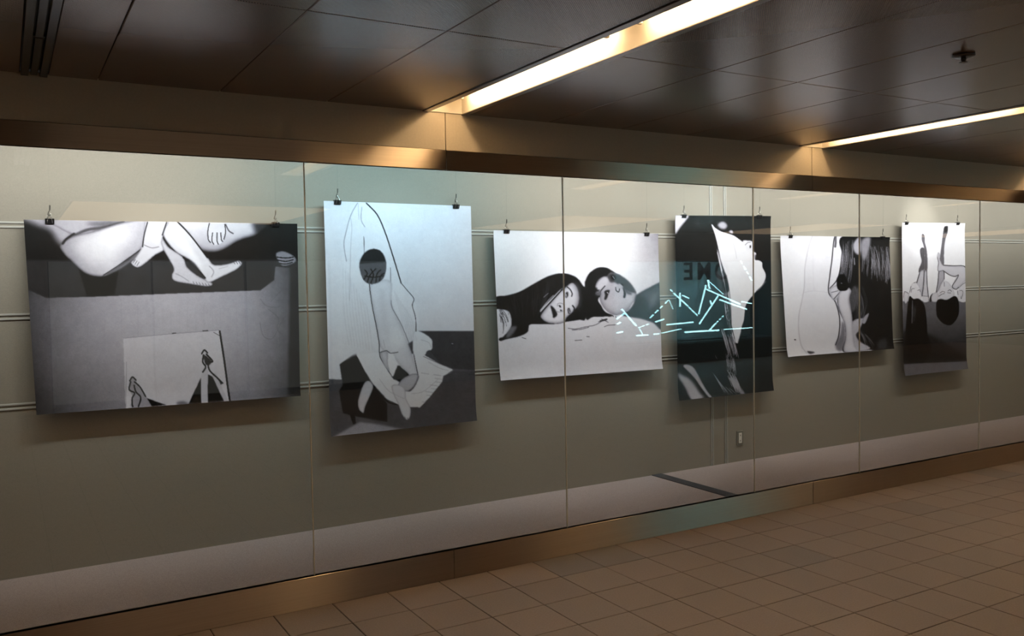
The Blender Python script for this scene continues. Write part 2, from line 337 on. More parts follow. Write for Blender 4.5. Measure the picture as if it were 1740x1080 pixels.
def art_draped_figure():
    q = [(550,341),(800,350),(809,714),(561,741)]
    A = Art(q, 1.3, lambda X, Y: .885-.02*(X-560)/250); A.crop(520, 310, 2.4)
    A.fill([(440,605),(720,605),(720,1000),(80,1060),(90,800),(200,805),(440,640)], .30, .8, False)
    A.fill([(440,605),(720,605),(720,770),(560,752)], .25, .8, False); A.line([(560,760),(720,768)], 3, .36, 2)
    A.fill([(440,610),(470,608),(510,635),(516,660),(512,680),(495,685),(480,705),(440,700)], .92, .6)
    A.fill([(137,740),(203,690),(262,812),(330,900),(330,975),(190,950),(150,940),(132,850),(150,825)], .10, .6, False)
    A.fill([(80,800),(150,805),(135,850),(150,940),(190,950),(400,1005),(80,1050)], .32, .8, False)
    A.fill([(80,1045),(100,1040),(220,975),(290,985),(400,1005),(300,1040)], .62, 1.5, False)
    A.fill([(178,945),(200,950),(203,980),(192,986)], .06, .4, False)
    A.line([(262,812),(330,890),(385,905)], 2, .08, .8)
    # drape
    A.fill([(205,700),(300,690),(480,700),(540,735),(600,762),(560,790),(555,812),(500,880),(465,916),(425,914),(378,905),(330,882),(270,815),(240,765)], .92, .5, False)
    A.line([(560,788),(600,763),(545,738),(480,708)], 1, .5)
    A.fill([(350,790),(365,752),(382,745),(400,760),(440,785),(460,790),(440,835),(415,850),(385,815)], .12, .8)
    A.fill([(155,260),(180,140),(208,84),(250,84),(300,150),(345,270),(380,390),(438,470),(450,600),(300,680),(205,700),(130,700),(140,400)], .90, 2)
    for k in range(9): A.line([(150+k*11, 330+k*20), (155+k*12, 520), (175+k*12, 660+k*3)], 1.0, .80, 1.6, op=.6)
    for k in range(6): A.line([(360+k*9, 440+k*14), (392+k*8, 560), (405+k*9, 640)], 1.0, .80, 1.6, op=.6)
    A.line([(246,84),(290,130),(322,200),(352,290),(388,408)], 2.0, .10); A.line([(388,408),(415,440),(440,472),(434,500),(447,550),(449,605)], 1.1, .15)
    A.line([(210,84),(182,135),(160,215),(155,258),(165,320)], 1.0, .50, .7); A.line([(180,140),(187,180),(182,270),(178,480)], .8, .70, 1); A.line([(228,100),(225,150),(240,180)], 1.2, .6, 1); A.line([(213,84),(216,150)], .7, .65, 1)
    A.line([(236,220),(238,290)], 1.0, .25); A.line([(345,345),(346,440)], .9, .35)
    # figure from behind
    A.fill([(262,415),(345,400),(350,490),(385,575),(410,640),(440,720),(458,780),(440,800),(415,775),(380,740),(345,695),(325,690),(300,660),(288,590),(272,500)], .87, .8, rim=(3,.70,.7))
    A.fill([(300,450),(318,450),(330,560),(350,640),(338,650),(312,580)], .80, 4, op=.6); A.fill([(345,600),(385,600),(405,650),(375,680),(345,660)], .93, 5, op=.7)
    A.line([(258,412),(270,500),(288,590),(298,650),(300,690),(305,715),(335,765),(360,800)], 1.5, .16)
    A.line([(348,480),(352,510),(388,575),(425,665)], 1.0, .42, .8); A.line([(440,700),(458,790)], 1.2, .2)
    A.fill([(303,690),(332,688),(335,730),(345,770),(320,745)], .84, .6, rim=(3,.55,.6))
    A.fill([(352,690),(372,740),(365,765),(352,790),(335,740),(340,700)], .93, .6)
    A.line([(302,692),(328,684),(345,694),(375,690)], 1.4, .35, .7); A.line([(316,640),(322,672)], 1.0, .72, 1)
    A.fill([(375,825),(400,795),(440,778),(458,788),(440,830),(412,850),(390,842)], .76, .5, rim=(1.5,.35,.6))
    A.fill([(350,830),(370,822),(402,838),(408,880),(425,915),(424,950),(410,966),(392,945),(380,910),(358,865)], .88, .5, rim=(1.5,.5,.5))
    A.fill([(240,815),(258,808),(274,830),(262,865),(242,910),(234,938),(218,925),(212,895),(224,850)], .84, .5, rim=(1.5,.5,.5))
    for x, y in ((392,945),(402,955),(412,958)): A.line([(x,y),(x+4,y+8)], .8, .4)
    # dark hair disc
    m = A.fill([(218,335),(235,290),(268,270),(305,278),(325,315),(326,355),(310,395),(270,412),(235,395)], .14, .6)
    A.fill([(218,330),(330,322),(328,420),(210,420)], .36, .8, False, op=.8, clip=m)  # lighter lower half: reflection of the lit shop windows painted into the disc
    for l in ([(235,395),(250,370),(240,355)],[(250,405),(262,375),(285,350)],[(265,408),(275,375),(265,352)],[(285,405),(290,370),(305,355)],[(300,400),(305,378),(320,368)],[(240,380),(280,385),(315,378)]): A.line(l, 2.0, .03, clip=m)
    A.line([(595,655),(599,656)], 1.2, .8)
    for k in range(40): A.line([(470+(k*61)%230, 775+(k*37)%190), (500+(k*61)%230, 779+(k*37)%190)], 1.0, .36, 1.2, op=.35)
    for l in ([(470,640),(500,650),(510,670)],[(500,730),(545,755),(580,765)],[(430,860),(480,850),(540,800)],[(300,800),(340,850),(400,880)]): A.line(l, 1.0, .72, 1.0, op=.7)
    return A

def art_two_heads():
    q = [(838,391),(1118,397),(1125,626),(849,646)]
    def base(X, Y):
        b = .93-.10*np.clip((X-1060)/60, 0, 1)-.22*np.clip((X-1080)/40, 0, 1)*np.clip((470-Y)/70, 0, 1)  # greyer to the right: print tone and uneven lighting painted together
        t = 552-(X-960)*.055
        return np.where(Y > t, .86-.02*np.clip((Y-t)/60, 0, 1), b)
    A = Art(q, 1.6, base); A.crop(840, 440, 6.0)
    A.fill([(20,690),(330,665),(700,640),(950,600),(1060,590),(1400,620),(1700,690),(1720,1240),(20,1240)], .87, 2.5)
    A.fill([(30,540),(90,500),(150,540),(150,640),(80,740),(40,800)], .86, 2)
    # long dark hair
    A.fill([(10,390),(130,370),(260,330),(420,240),(560,170),(700,145),(830,185),(900,270),(930,320),(930,600),(860,620),(730,640),(640,660),(480,665),(360,670),(340,740),(260,785),(110,820),(60,835),(50,805),(90,790),(150,720),(175,650),(150,540),(60,510),(10,500)], .10, .6)
    A.strands([(30,440),(40,500)], [(150,640),(60,820)], 14, .9, .10, 5, .9, .15, .2)
    A.strands([(180,700),(330,720)], [(60,815),(120,825)], 12, .8, .12, 8, .9, .1, .2)
    A.fill([(150,700),(230,690),(170,780),(120,800)], .75, 1.5, op=.5)
    A.line([(55,820),(90,815)], 4, .06, .8)
    A.strands([(60,400),(640,165)], [(160,640),(520,560)], 60, .8, .24, 4, .5, .06, .1); A.strands([(700,160),(900,300)], [(760,610),(920,600)], 26, .8, .2, 24, .45, -.05, .1)
    # her face
    A.fill([(725,290),(790,245),(840,300),(858,390),(845,470),(790,540),(735,590),(700,640),(620,655),(530,640),(480,600),(475,575),(520,510),(580,440),(640,360),(690,320)], .87, .8, rim=(3,.5,.6))
    A.fill([(800,250),(860,300),(862,470),(830,500),(835,380)], .55, 3, op=.5)
    A.fill([(465,525),(560,420),(680,305),(690,325),(600,420),(500,530)], .80, .6); A.line([(480,540),(580,430),(690,310)], 2.4, .08); A.line([(470,520),(540,430),(600,370)], 1.3, .8, op=.7); A.line([(500,390),(545,350)], .9, .6)
    A.fill([(570,478),(600,492),(632,540),(636,575),(600,602),(590,560)], .16, .7); A.line([(575,490),(608,540),(605,590)], 1.0, .05)
    A.fill([(655,470),(672,475),(678,492),(662,490)], .12, .5); A.fill([(670,515),(686,520),(682,532),(670,528)], .15, .5)
    A.line([(640,480),(645,455),(680,450),(715,470)], 1.0, .55, .8); A.line([(625,530),(660,540),(700,530)], 1.0, .6, .8)
    A.fill([(725,345),(745,335),(752,365),(735,395),(722,385)], .13, .8); A.line([(728,360),(730,385)], 1.0, .8); A.line([(740,285),(770,310),(790,350),(785,380)], 2.0, .22, .8)
    A.fill([(745,505),(762,500),(772,530),(762,560),(748,545)], .12, .8); A.line([(755,515),(764,545)], .9, .85); A.line([(795,475),(812,500),(808,530)], 2.4, .2, .8)
    # his head
    A.fill([(918,280),(930,210),(970,140),(1050,88),(1140,88),(1200,120),(1245,150),(1290,175),(1300,260),(1200,300),(1060,400),(1090,480),(1130,540),(1210,580),(1010,590),(930,600)], .11, .6)
    A.fill([(1145,180),(1190,140),(1260,160),(1330,200),(1400,270),(1448,350),(1440,400),(1400,460),(1360,520),(1290,560),(1230,572),(1150,535),(1095,470),(1070,400),(1085,340),(1030,285),(1060,215),(1110,180)], .74, .8, rim=(4,.36,.6))
    A.fill([(1180,400),(1280,360),(1320,430),(1260,510),(1180,480)], .82, 5, op=.6); A.fill([(1360,380),(1420,370),(1400,440),(1350,470)], .84, 4, op=.7)
    A.fill([(1150,175),(1200,140),(1300,178),(1380,240),(1440,330),(1430,345),(1350,330),(1290,285),(1230,240),(1180,235)], .27, 1.2)
    A.fill([(1040,270),(1090,200),(1140,185),(1160,230),(1110,290),(1060,310)], .80, 1.2)
    A.fill([(1185,165),(1230,170),(1240,200),(1215,215),(1190,200)], .10, .8); A.line([(1205,175),(1222,200)], 1.0, .6)
    A.fill([(1240,285),(1270,250),(1300,265),(1310,290),(1275,300)], .70, 1.0); A.line([(1235,290),(1240,320),(1265,335),(1275,305)], 1.6, .15, .6); A.line([(1290,250),(1312,270)], 2.0, .15, .8)
    A.fill([(1310,300),(1330,320),(1340,360),(1330,395),(1312,390),(1318,350)], .14, .6); A.fill([(1330,310),(1400,350),(1390,365),(1345,350)], .35, 1.2)
    A.fill([(1120,330),(1150,315),(1175,320),(1160,360),(1140,410),(1118,410),(1125,370)], .14, .7); A.line([(1148,340),(1158,350)], 1.2, .85); A.line([(1070,385),(1080,330),(1125,275)], 1.8, .15, .7)
    A.fill([(1440,380),(1470,350),(1580,290),(1690,235),(1720,240),(1720,700),(1620,650),(1500,610),(1380,590),(1290,570),(1370,520),(1420,450)], .22, 1.0)
    A.fill([(1500,340),(1620,310),(1690,270),(1695,420),(1600,480),(1560,420)], .42, 4, op=.6); A.fill([(1600,390),(1650,360),(1630,460),(1580,520)], .55, 3, op=.4)
    A.fill([(1080,320),(1040,330),(1030,360),(1075,370)], .65, 1.2, op=.6); A.strands([(1000,300),(1040,360)], [(1070,290),(1080,350)], 10, .7, .1, 2, .8, 0, .3)
    A.strands([(1100,560),(1250,585)], [(1130,590),(1240,596)], 14, .8, .1, 9, .9)
    # loose hair on the table
    for l in ([(750,705),(830,712),(930,690),(1030,670),(1120,615)],[(790,722),(870,718),(960,695)],[(1060,640),(1110,625),(1150,610)],[(1120,690),(1160,675),(1230,670)],[(820,830),(890,825)],[(1090,610),(1160,645)],[(940,790),(965,792)],[(280,800),(320,812)]): A.line(l, 1.0, .3, .8)
    A.line([(1080,632),(1140,615)], 3.0, .2, 1.5)
    return A

def art_profile():
    q = [(1147,366),(1309,367),(1313,663),(1151,680)]
    A = Art(q, 1.7, .075); A.crop(1140, 360, 6.75)
    A.fill([(30,30),(190,40),(170,90),(110,170),(50,250),(40,180)], .80, 1.2); A.fill([(60,60),(170,60),(140,110),(80,150)], .86, 2, op=.6)
    A.fill([(190,70),(260,110),(330,130),(300,150)], .4, 3, op=.5)
    A.fill([(530,150),(560,118),(600,112),(640,150),(620,190),(570,190)], .70, 1.5); A.fill([(660,225),(690,205),(708,225),(700,245)], .75, .8)
    A.fill([(460,140),(510,185),(580,225),(650,245),(720,270),(780,310),(840,350),(880,335),(915,330),(938,360),(932,420),(945,450),(975,470),(965,540),(1005,550),(1045,575),(1050,630),(1080,690),(1085,750),(1050,830),(985,895),(930,960),(880,1020),(850,1090),(830,1250),(780,1350),(735,1450),(715,1440),(660,1250),(620,1100),(590,800),(550,480),(520,330),(495,240)], .93, .5)
    A.crop(1140, 520, 6.545)
    A.fill([(590,-40),(820,-40),(800,120),(775,280),(740,410),(700,400),(640,260),(605,80)], .90, .6, False)
    A.crop(1140, 360, 6.75)
    A.fill([(820,330),(880,325),(940,345),(935,430),(880,440),(850,400)], .90, .6); A.fill([(900,385),(915,380),(915,405),(903,410)], .1, .4); A.line([(850,375),(875,350),(910,345)], 1.0, .5, .8)
    A.line([(690,300),(725,400),(750,530)], .6, .78, .8)
    A.fill([(965,480),(985,520),(965,545),(955,510)], .2, .8, op=.6); A.line([(1085,790),(1040,850),(985,900)], 1.6, .4, 1.2)
    # hair strands over the face
    A.fill([(510,395),(530,400),(570,560),(640,760),(660,900),(600,900),(555,700)], .12, .7)
    A.strands([(512,395),(530,420)], [(600,800),(640,960)], 16, 1.0, .85, 3, .9, .02, .15)
    A.strands([(540,640),(640,700)], [(640,1300),(720,1500)], 26, 1.0, .12, 6, .9, .03, .2)
    A.fill([(515,700),(550,690),(600,900),(600,1000),(560,930)], .3, 1.5, op=.6)
    A.crop(1140, 520, 6.545)
    A.strands([(440,60),(620,20)], [(600,420),(740,480)], 40, .9, .11, 12, .95, .03, .2)
    A.strands([(545,220),(700,330)], [(640,560),(760,580)], 46, 1.0, .66, 13, .9, .04, .2)
    A.strands([(600,520),(700,560)], [(620,740),(720,760)], 30, 1.1, .62, 14, .9, .04, .2)
    A.strands([(600,700),(700,740)], [(700,960),(800,975)], 34, 1.3, .68, 15, .95, .03, .15)
    A.fill([(650,790),(700,810),(805,965),(760,978),(690,860)], .68, 1.2, op=.8)
    A.strands([(465,740),(480,760)], [(580,960),(640,990)], 14, 1.0, .6, 16, .9, .02, .3); A.strands([(540,870),(640,900)], [(580,985),(720,985)], 20, .8, .5, 17, .7, .1, .4)
    A.fill([(135,660),(180,645),(240,670),(290,740),(330,820),(400,950),(440,1010),(405,1010),(330,900),(270,810),(200,730)], .72, .8)
    A.fill([(75,735),(130,765),(200,800),(260,870),(310,960),(350,1020),(210,1045),(170,940),(120,850),(80,800)], .74, 2.2); A.fill([(60,800),(110,860),(160,960),(200,1050),(60,1060)], .08, 2)
    A.line([(490,545),(508,580)], 1.0, .4, .6)
    return A

def art_back_and_hair():
    q = [(1325,400),(1511,403),(1518,592),(1335,606)]
    A = Art(q, 1.7, .92); A.crop(1300, 330, 3.6)
    A.fill([(285,250),(470,250),(470,400),(440,540),(470,950),(250,980),(215,900),(205,800),(230,640),(240,480),(260,350)], .90, 1)
    for l, v in (([(285,252),(262,340),(243,450),(240,560),(225,650),(207,740),(205,830),(220,920),(250,970)], .72), ([(300,260),(292,400),(298,580)], .86)): A.line(l, 1.3, v, 1.6, op=.8)
    A.line([(240,600),(300,590),(380,600)], .8, .84, 1.5); A.line([(180,888),(186,889)], 2, .3, .6); A.fill([(255,958),(300,965),(270,975)], .2, .8)
    A.line([(420,258),(408,400),(395,500),(388,600),(430,660),(455,760),(450,860),(430,920)], 1.8, .15, .8)
    A.line([(425,255),(430,290),(428,320)], 3.5, .35, 1.2)
    A.fill([(470,255),(760,262),(790,940),(640,950),(560,960),(470,960),(490,880),(485,790),(455,720),(440,650),(450,600),(440,560),(455,470),(475,380)], .09, .6)
    A.line([(470,280),(468,380),(445,510),(395,575)], 1.6, .15, .7)
    A.fill([(395,580),(440,555),(460,590),(440,640),(415,645),(400,620)], .84, .8, rim=(2,.4,.5)); A.line([(405,600),(445,590)], 1, .3); A.line([(420,640),(455,600)], 1.2, .2)
    A.fill([(455,600),(500,570),(525,590),(515,640),(530,740),(540,850),(550,930),(570,960),(480,960),(492,880),(488,800),(460,720),(445,660)], .84, .7, rim=(2.5,.5,.5))
    A.fill([(430,920),(460,850),(470,780),(485,800),(490,880),(470,950),(440,955)], .3, 1.6, op=.7)
    A.fill([(540,300),(575,262),(585,330),(575,370),(545,350)], .70, 1.2); A.fill([(590,280),(640,265),(635,340),(610,400),(590,370)], .6, 1.8)
    A.fill([(535,780),(600,760),(575,830),(555,860),(580,900),(640,940),(560,955),(540,880)], .72, .8); A.fill([(590,770),(635,725),(610,790)], .66, .6)
    A.fill([(510,640),(545,560),(570,600),(560,680),(530,720)], .5, 1.4, op=.5)
    A.strands([(480,270),(540,280)], [(450,520),(520,560)], 34, .8, .52, 3, .8, .04, .2)
    A.strands([(640,300),(760,320)], [(650,520),(775,560)], 90, .9, .55, 4, .75, .06, .25)
    A.strands([(590,280),(650,300)], [(590,480),(640,520)], 18, .9, .55, 5, .7, .05, .2)
    A.strands([(540,560),(600,560)], [(540,770),(600,860)], 22, .8, .5, 6, .6, .15, .4); A.strands([(560,800),(620,860)], [(620,950),(680,940)], 16, .8, .5, 7, .6, .1, .4)
    A.fill([(440,510),(480,490),(510,550),(500,585),(460,590),(440,570)], .06, .6); A.line([(465,543),(469,545)], 1.4, .5)
    A.line([(545,390),(547,430)], 1.2, .7, .6); A.fill([(690,900),(740,880),(740,940),(690,948)], .3, 2, op=.6)
    return A

def art_raised_legs():
    q = [(1532,378),(1639,379),(1642,626),(1534,638)]
    A = Art(q, 2.2, .92); A.crop(1525, 370, 7.2)
    A.fill([(60,1010),(860,1000),(860,1960),(40,2000)], lambda X, Y: .40-.22*np.clip((Y-530)/70, 0, 1), .7, False)
    # legs on the left
    A.fill([(295,205),(312,195),(330,220),(332,290),(355,390),(365,560),(355,650),(330,650),(328,520),(335,420),(318,330),(298,270)], .38, .5, rim=(1,.12,.6))
    A.fill([(275,390),(295,360),(325,370),(330,430),(325,520),(320,630),(268,665),(262,620),(295,530),(282,450)], .33, .5, rim=(1,.1,.6))
    A.fill([(270,660),(318,630),(325,700),(305,880),(295,940),(255,830),(232,790)], .78, .5, rim=(1.2,.35,.6)); A.fill([(328,650),(355,645),(358,740),(380,1000),(330,960),(300,950),(318,800)], .80, .5, rim=(1.2,.35,.6))
    A.line([(268,670),(235,785)], 1.2, .12); A.line([(325,640),(318,800),(298,950)], .9, .12); A.line([(358,640),(362,800),(382,1000)], .9, .12)
    # legs on the right
    A.fill([(565,120),(590,102),(612,108),(608,180),(585,250),(570,340),(565,450),(565,560),(530,560),(518,500),(530,400),(545,280)], .40, .5, rim=(1,.12,.6)); A.fill([(570,115),(605,104),(608,160),(575,180)], .15, .6)
    A.fill([(505,640),(565,630),(570,740),(540,790),(500,880),(475,900),(490,780)], .66, .5, rim=(1.2,.25,.6)); A.line([(505,650),(492,780),(470,900)], .9, .1); A.line([(568,640),(572,740)], .9, .12)
    A.fill([(488,440),(500,415),(515,440),(512,480),(530,530),(560,570),(660,578),(800,578),(835,600),(838,740),(800,790),(745,840),(720,865),(670,830),(720,720),(740,690),(700,705),(640,690),(560,640),(500,645),(490,600),(498,540),(485,490)], .80, .4, rim=(1.2,.45,.55))
    A.line([(560,570),(680,578),(800,578),(838,610)], 1.1, .1); A.line([(560,640),(640,692),(705,708),(745,690),(725,740),(668,830),(715,865),(745,840)], 1.1, .1); A.line([(485,470),(500,540),(490,620),(505,645),(560,635)], .7, .2)
    # heads hanging back
    A.fill([(150,880),(165,820),(195,785),(235,790),(270,840),(285,900),(285,990),(260,1010),(140,960)], .88, .5, rim=(1,.6,.5))
    A.fill([(70,950),(85,895),(135,910),(130,980),(100,1040),(80,1000)], .85, .5, rim=(1,.5,.5)); A.line([(130,915),(85,892),(72,960)], .6, .25)
    A.fill([(300,950),(370,955),(375,1010),(320,1020)], .86, .5); A.line([(300,945),(365,950)], .6, .3)
    for l in ([(168,900),(175,860),(205,855)],[(245,880),(270,870),(278,895)],[(200,785),(230,775)],[(150,900),(165,830)]): A.line(l, .7, .25)
    A.fill([(500,950),(510,880),(545,790),(580,762),(630,790),(680,870),(695,930),(660,985),(540,985)], .84, .5, rim=(1,.6,.5))
    for l in ([(520,910),(550,890),(580,900)],[(615,885),(640,870),(660,890)],[(505,950),(540,925),(575,915)],[(610,905),(650,910)],[(570,780),(570,830)]): A.line(l, .8, .2)
    A.fill([(415,950),(440,912),(490,912),(490,1010),(420,1010)], .82, .5, rim=(1,.5,.5)); A.fill([(390,1010),(400,950),(430,915),(412,960),(415,1010)], .05, .4)
    A.fill([(740,880),(790,800),(840,780),(845,1000),(745,1000)], .84, .5); A.line([(760,880),(790,880),(800,910),(780,980),(775,950)], .7, .25); A.line([(735,880),(740,930)], .7, .2); A.line([(745,850),(800,800),(835,780)], .7, .2)
    A.crop(1500, 330, 3.175)
    A.fill([(145,545),(165,560),(190,558),(212,575),(228,610),(238,700),(240,750),(255,790),(262,820),(250,870),(220,905),(195,918),(110,905),(120,760),(128,660),(135,590)], .05, .5)
    A.strands([(155,570),(200,570)], [(150,690),(175,690)], 9, .6, .45, 4, .7, .02, .2); A.line([(160,570),(157,690)], 1.0, .6, .5, op=.7)
    A.fill([(290,575),(310,560),(345,565),(385,545),(405,560),(412,610),(405,655),(370,700),(330,695),(295,660),(288,620)], .04, .4)
    A.fill([(105,740),(250,750),(450,880),(455,905),(100,915)], .07, 2.5, op=.6)
    A.fill([(95,915),(240,908),(460,898),(460,960),(95,995)], .42, .6, False)
    return A


# ------------------------------------------------------------------ floor of the hall
floor = struct(obj('floor', box(B(), -7, 36, YO-1.2, 0.02, -0.12, -0.004), MT['grout']), 'brown square floor tiles with dark joints')
bm = B(); TW = 0.2950
box(bm, -TW/2, TW/2, -TW/2, TW/2, -0.008, 0.0, 0.0015)
tile_me = bpy.data.meshes.new('floor_tile'); bm.to_mesh(tile_me); bm.free(); tile_me.materials.append(MT['tile'])
cand = []; rest = []
for i in range(-28, 62):
    for j in range(0, 29):
        x = 1.390+0.3*i+0.15; y = -0.3*j-0.15-0.001
        d = Vector((x, y, 0))-Vector(CAM_POS); zc = d.dot(_f)
        vis = False
        if zc > 0.3:
            for ax, ay in ((0, 0), (-.15, -.15), (.15, -.15), (-.15, .15), (.15, .15)):
                q = d+Vector((ax, ay, 0)); zq = q.dot(_f)
                if zq > 0.2 and abs(q.dot(_r)/zq*FPX) < 875 and -q.dot(_u)/zq*FPX < 545: vis = True
        (cand if vis else rest).append((zc, x, y))
cand.sort(); rest += cand[290:]
for zc, x, y in cand[:290]:
    o = inst('tile', tile_me, (x, y, random.uniform(-0.0006, 0.0006)), floor)
bm = B()
for zc, x, y in rest:
    a = TW/2; bm.faces.new([bm.verts.new(p) for p in ((x-a, y-a, -0.001), (x+a, y-a, -0.001), (x+a, y+a, -0.001), (x-a, y+a, -0.001))])
o = obj('floor_tiles', bm, MT['tile'], floor); o['kind'] = 'stuff'

# ------------------------------------------------------------------ show case shell
struct(obj('trim_1', box(B(), XL, XR, 0.012, YW, -0.10, 0.02), MT['gap']), 'dark base under the show case')
cf = struct(obj('floor_case', box(B(), XL, XR, 0.006, YW, 0.02, ZF), MT['carpet']), 'grey pink carpeted floor inside the show case')
obj('divider_strip', box(B(), 4.205, 4.30, 0.02, YW-0.003, ZF, ZF+0.006, 0.002), MT['stripdark'], cf)
wc = struct(obj('wall_case', box(B(), XL, XR, YW, YW+0.1, 0.0, ZC), MT['wall']), 'pale woven wall at the back of the show case')
for z in (1.957, 1.487, 1.025):
    for (x0, x1) in ((XL, 4.815), (4.990, XR)):
        bm = B()
        box(bm, x0, x1, YW-0.007, YW, z+0.006, z+0.017, 0.002); box(bm, x0, x1, YW-0.007, YW, z-0.017, z-0.006, 0.002)
        obj('rail', bm, MT['rail'], wc)
for x in (4.828, 4.978):
    bm = B()
    box(bm, x-0.012, x-0.005, YW-0.008, YW, ZF, ZC-0.1, 0.001); box(bm, x+0.005, x+0.012, YW-0.008, YW, ZF, ZC-0.1, 0.001)
    obj('joint_profile', bm, MT['rail'], wc)
obj('panel_seam', box(B(), 0.2134, 0.2146, YW-0.0006, YW, ZF, ZC-0.1), MT['wall'], wc)
struct(obj('ceiling_case', box(B(), XL, XR, 0.03, YW, 2.46, 2.50), MT['pier']), 'top board inside the show case')
# fascia above, steel header, steel plinth: panels meeting under each ceiling light
fas = struct(empty('wall_fascia', (0, 0, ZH)), 'beige fascia panels between steel header and ceiling')
hd = struct(empty('trim_2', (0, 0, ZT)), 'brushed steel header strip above the glass')
pl = struct(empty('trim_3', (0, 0, 0)), 'brushed steel plinth strip under the glass')
edges = [F0+FP*k for k in range(-2, 6)]
for a, b in zip(edges[:-1], edges[1:]):
    g = 0.0018
    for nm, m, par, y0, z0, z1 in (('panel', MT['fascia'], fas, 0.0, ZH+0.002, ZC+0.01), ('steel_strip', MT['steel'], hd, -0.006, ZT, ZH), ('steel_strip', MT['plinth'], pl, -0.004, 0.0, ZB)):
        o = obj(nm, box(B(), a+g, b-g, y0, 0.028, z0-par.location.z, z1-par.location.z, 0.0012), m, par)
obj('backing', box(B(), XL, XR, 0.022, 0.03, ZH-0.02-ZH, ZC-ZH), MT['gap'], fas)

# glass panes
for i, (a, b) in enumerate(zip(JOINTS[:-1], JOINTS[1:])):
    w = struct(obj('window_%d' % (i+1), box(B(), a+0.003, b-0.003, 0.004, 0.014, ZB-0.012, ZT+0.02), MT['glass']), 'clear glass pane of the show case')
    obj('seal', box(B(), b-0.0028, b+0.0028, 0.005, 0.013, ZB-0.005, ZT+0.02), MT['seal'], w)

# ------------------------------------------------------------------ ceiling of the hall
ceil = struct(obj('ceiling', box(B(), -7, 36, YO-1.2, 0.03, 2.72, 2.80), MT['gap']), 'dark perforated metal panel ceiling')
HALF = 0.137
npan = 5
span = FP-2*HALF; pw = span/npan
rows = [0.0, -1.367, -2.735, -4.10, -5.47, -6.84, YO]
cache = {}
SLOT = (0.093, 0.192)
for k in range(-3, 6):
    x0 = F0+FP*(k-1)+HALF
    for i in range(npan):
        a, b = x0+i*pw, x0+(i+1)*pw
        if b < -7 or a > 18: continue
        for ya, yb in zip(rows[:-1], rows[1:]):
            pieces = [(a, b)]
            if a < SLOT[0] < b and ya > -3: pieces = [(a, SLOT[0]-0.002), (SLOT[1]+0.002, b)]
            for pa, pb in pieces:
                key = (round(pb-pa, 4), round(ya-yb, 4))
                if key not in cache:
                    bm = B(); g = 0.0014
                    box(bm, g, key[0]-g, -key[1]+g, -g, 0, 0.02, 0.003)
                    me = bpy.data.meshes.new('ceiling_panel'); bm.to_mesh(me); bm.free(); me.materials.append(MT['ceil']); cache[key] = me
                inst('panel', cache[key], (pa, ya, ZC), ceil)

for k in range(-2, 6):
    x0 = F0+FP*k
    for ya, yb in zip((-2.90, -4.10, -5.47, -6.84), (-4.10, -5.47, -6.84, YO)):
        obj('panel', box(B(), x0-HALF+0.0022, x0+HALF-0.0022, yb+0.0022, ya-0.0022, ZC, ZC+0.02, 0.003), MT['ceil'], ceil)
obj('panel', box(B(), 17.1, 36, YO, 0.02, ZC, ZC+0.02), MT['ceil'], ceil)
# recessed linear lights
LT = 2.90
def make_light():
    root = empty('linear_ceiling_light')
    L = LT
    o_, i_ = HALF, 0.097
    bm = B()
    box(bm, -i_-0.012, -i_, -L, 0, 0.0, 0.13); box(bm, i_, i_+0.012, -L, 0, 0.0, 0.13)
    box(bm, -i_-0.012, i_+0.012, -L, 0, 0.13, 0.14); box(bm, -i_, i_, -0.008, -0.001, 0.0, 0.13); box(bm, -i_, i_, -L, -L+0.008, 0.0, 0.13)
    obj('trough', bm, MT['trough'], root)
    for s in (-1, 1):
        obj('flange', box(B(), s*(i_+0.0005), s*(o_-0.004), -L, 0, -0.004, 0.003, 0.001), MT['flange'], root)
    y = -0.12; ln = 1.26; gp = 0.235; k = 0
    xt, zt = 0.040, 0.093
    while y-ln > -L:
        obj('tube', tube(B(), [(xt, y, zt), (xt, y-ln, zt)], 0.013, 10), MT['tube'], root, True)
        for yy, s in ((y, 1), (y-ln, -1)):
            bm = B(); box(bm, xt-0.016, xt+0.016, yy+s*0.002, yy+s*0.022, zt-0.036, 0.13, 0.004)
            obj('socket', bm, MT['socket'], root)
        y -= ln+gp; k += 1
    return root
def copy_tree(o, parent=None):
    c = o.copy(); COL.objects.link(c); c.parent = parent
    for ch in list(o.children): copy_tree(ch, c)
    return c
proto = None
light_labels = {-2: 'linear ceiling light far to the left beyond the frame', -1: 'linear ceiling light just left of the slot air diffuser',
    0: 'long warm linear ceiling light running toward the second print', 1: 'warm linear ceiling light meeting the fascia above the fourth and fifth prints',
    2: 'warm linear ceiling light at the right edge beyond the sixth print', 3: 'linear ceiling light second beyond the right edge',
    4: 'linear ceiling light third beyond the right edge'}
for k in range(-1, 5):
    if proto is None: o = proto = make_light()
    else: o = copy_tree(proto)
    o.location = (F0+FP*k, 0, ZC)
    tag(o, light_labels[k], 'ceiling light', 'linear lights across the ceiling')

# slot air diffuser
d = tag(empty('slot_air_diffuser', (0.1425, 0, ZC)), 'black twin-slot air diffuser in the ceiling at the upper left', 'air vent')
w = (SLOT[1]-SLOT[0])/2; Ld = 3.0
for s in (-1, 1):
    obj('frame', box(B(), s*w, s*(w-0.028), -Ld, -0.004, -0.010, 0.02, 0.001), MT['slat'], d)
for y0, y1 in ((-0.004, -0.62), (-0.64, -1.9), (-1.92, -Ld)):
    obj('blade', box(B(), -0.013, 0.013, y1, y0, -0.004, 0.012, 0.001), MT['slat'], d)
for y0 in (-0.62, -1.90):
    obj('connector', box(B(), -0.020, 0.020, y0-0.02, y0, 0.0, 0.012), MT['dark'], d)
obj('duct', box(B(), -w, w, -Ld, -0.004, 0.02, 0.10), MT['black'], d)

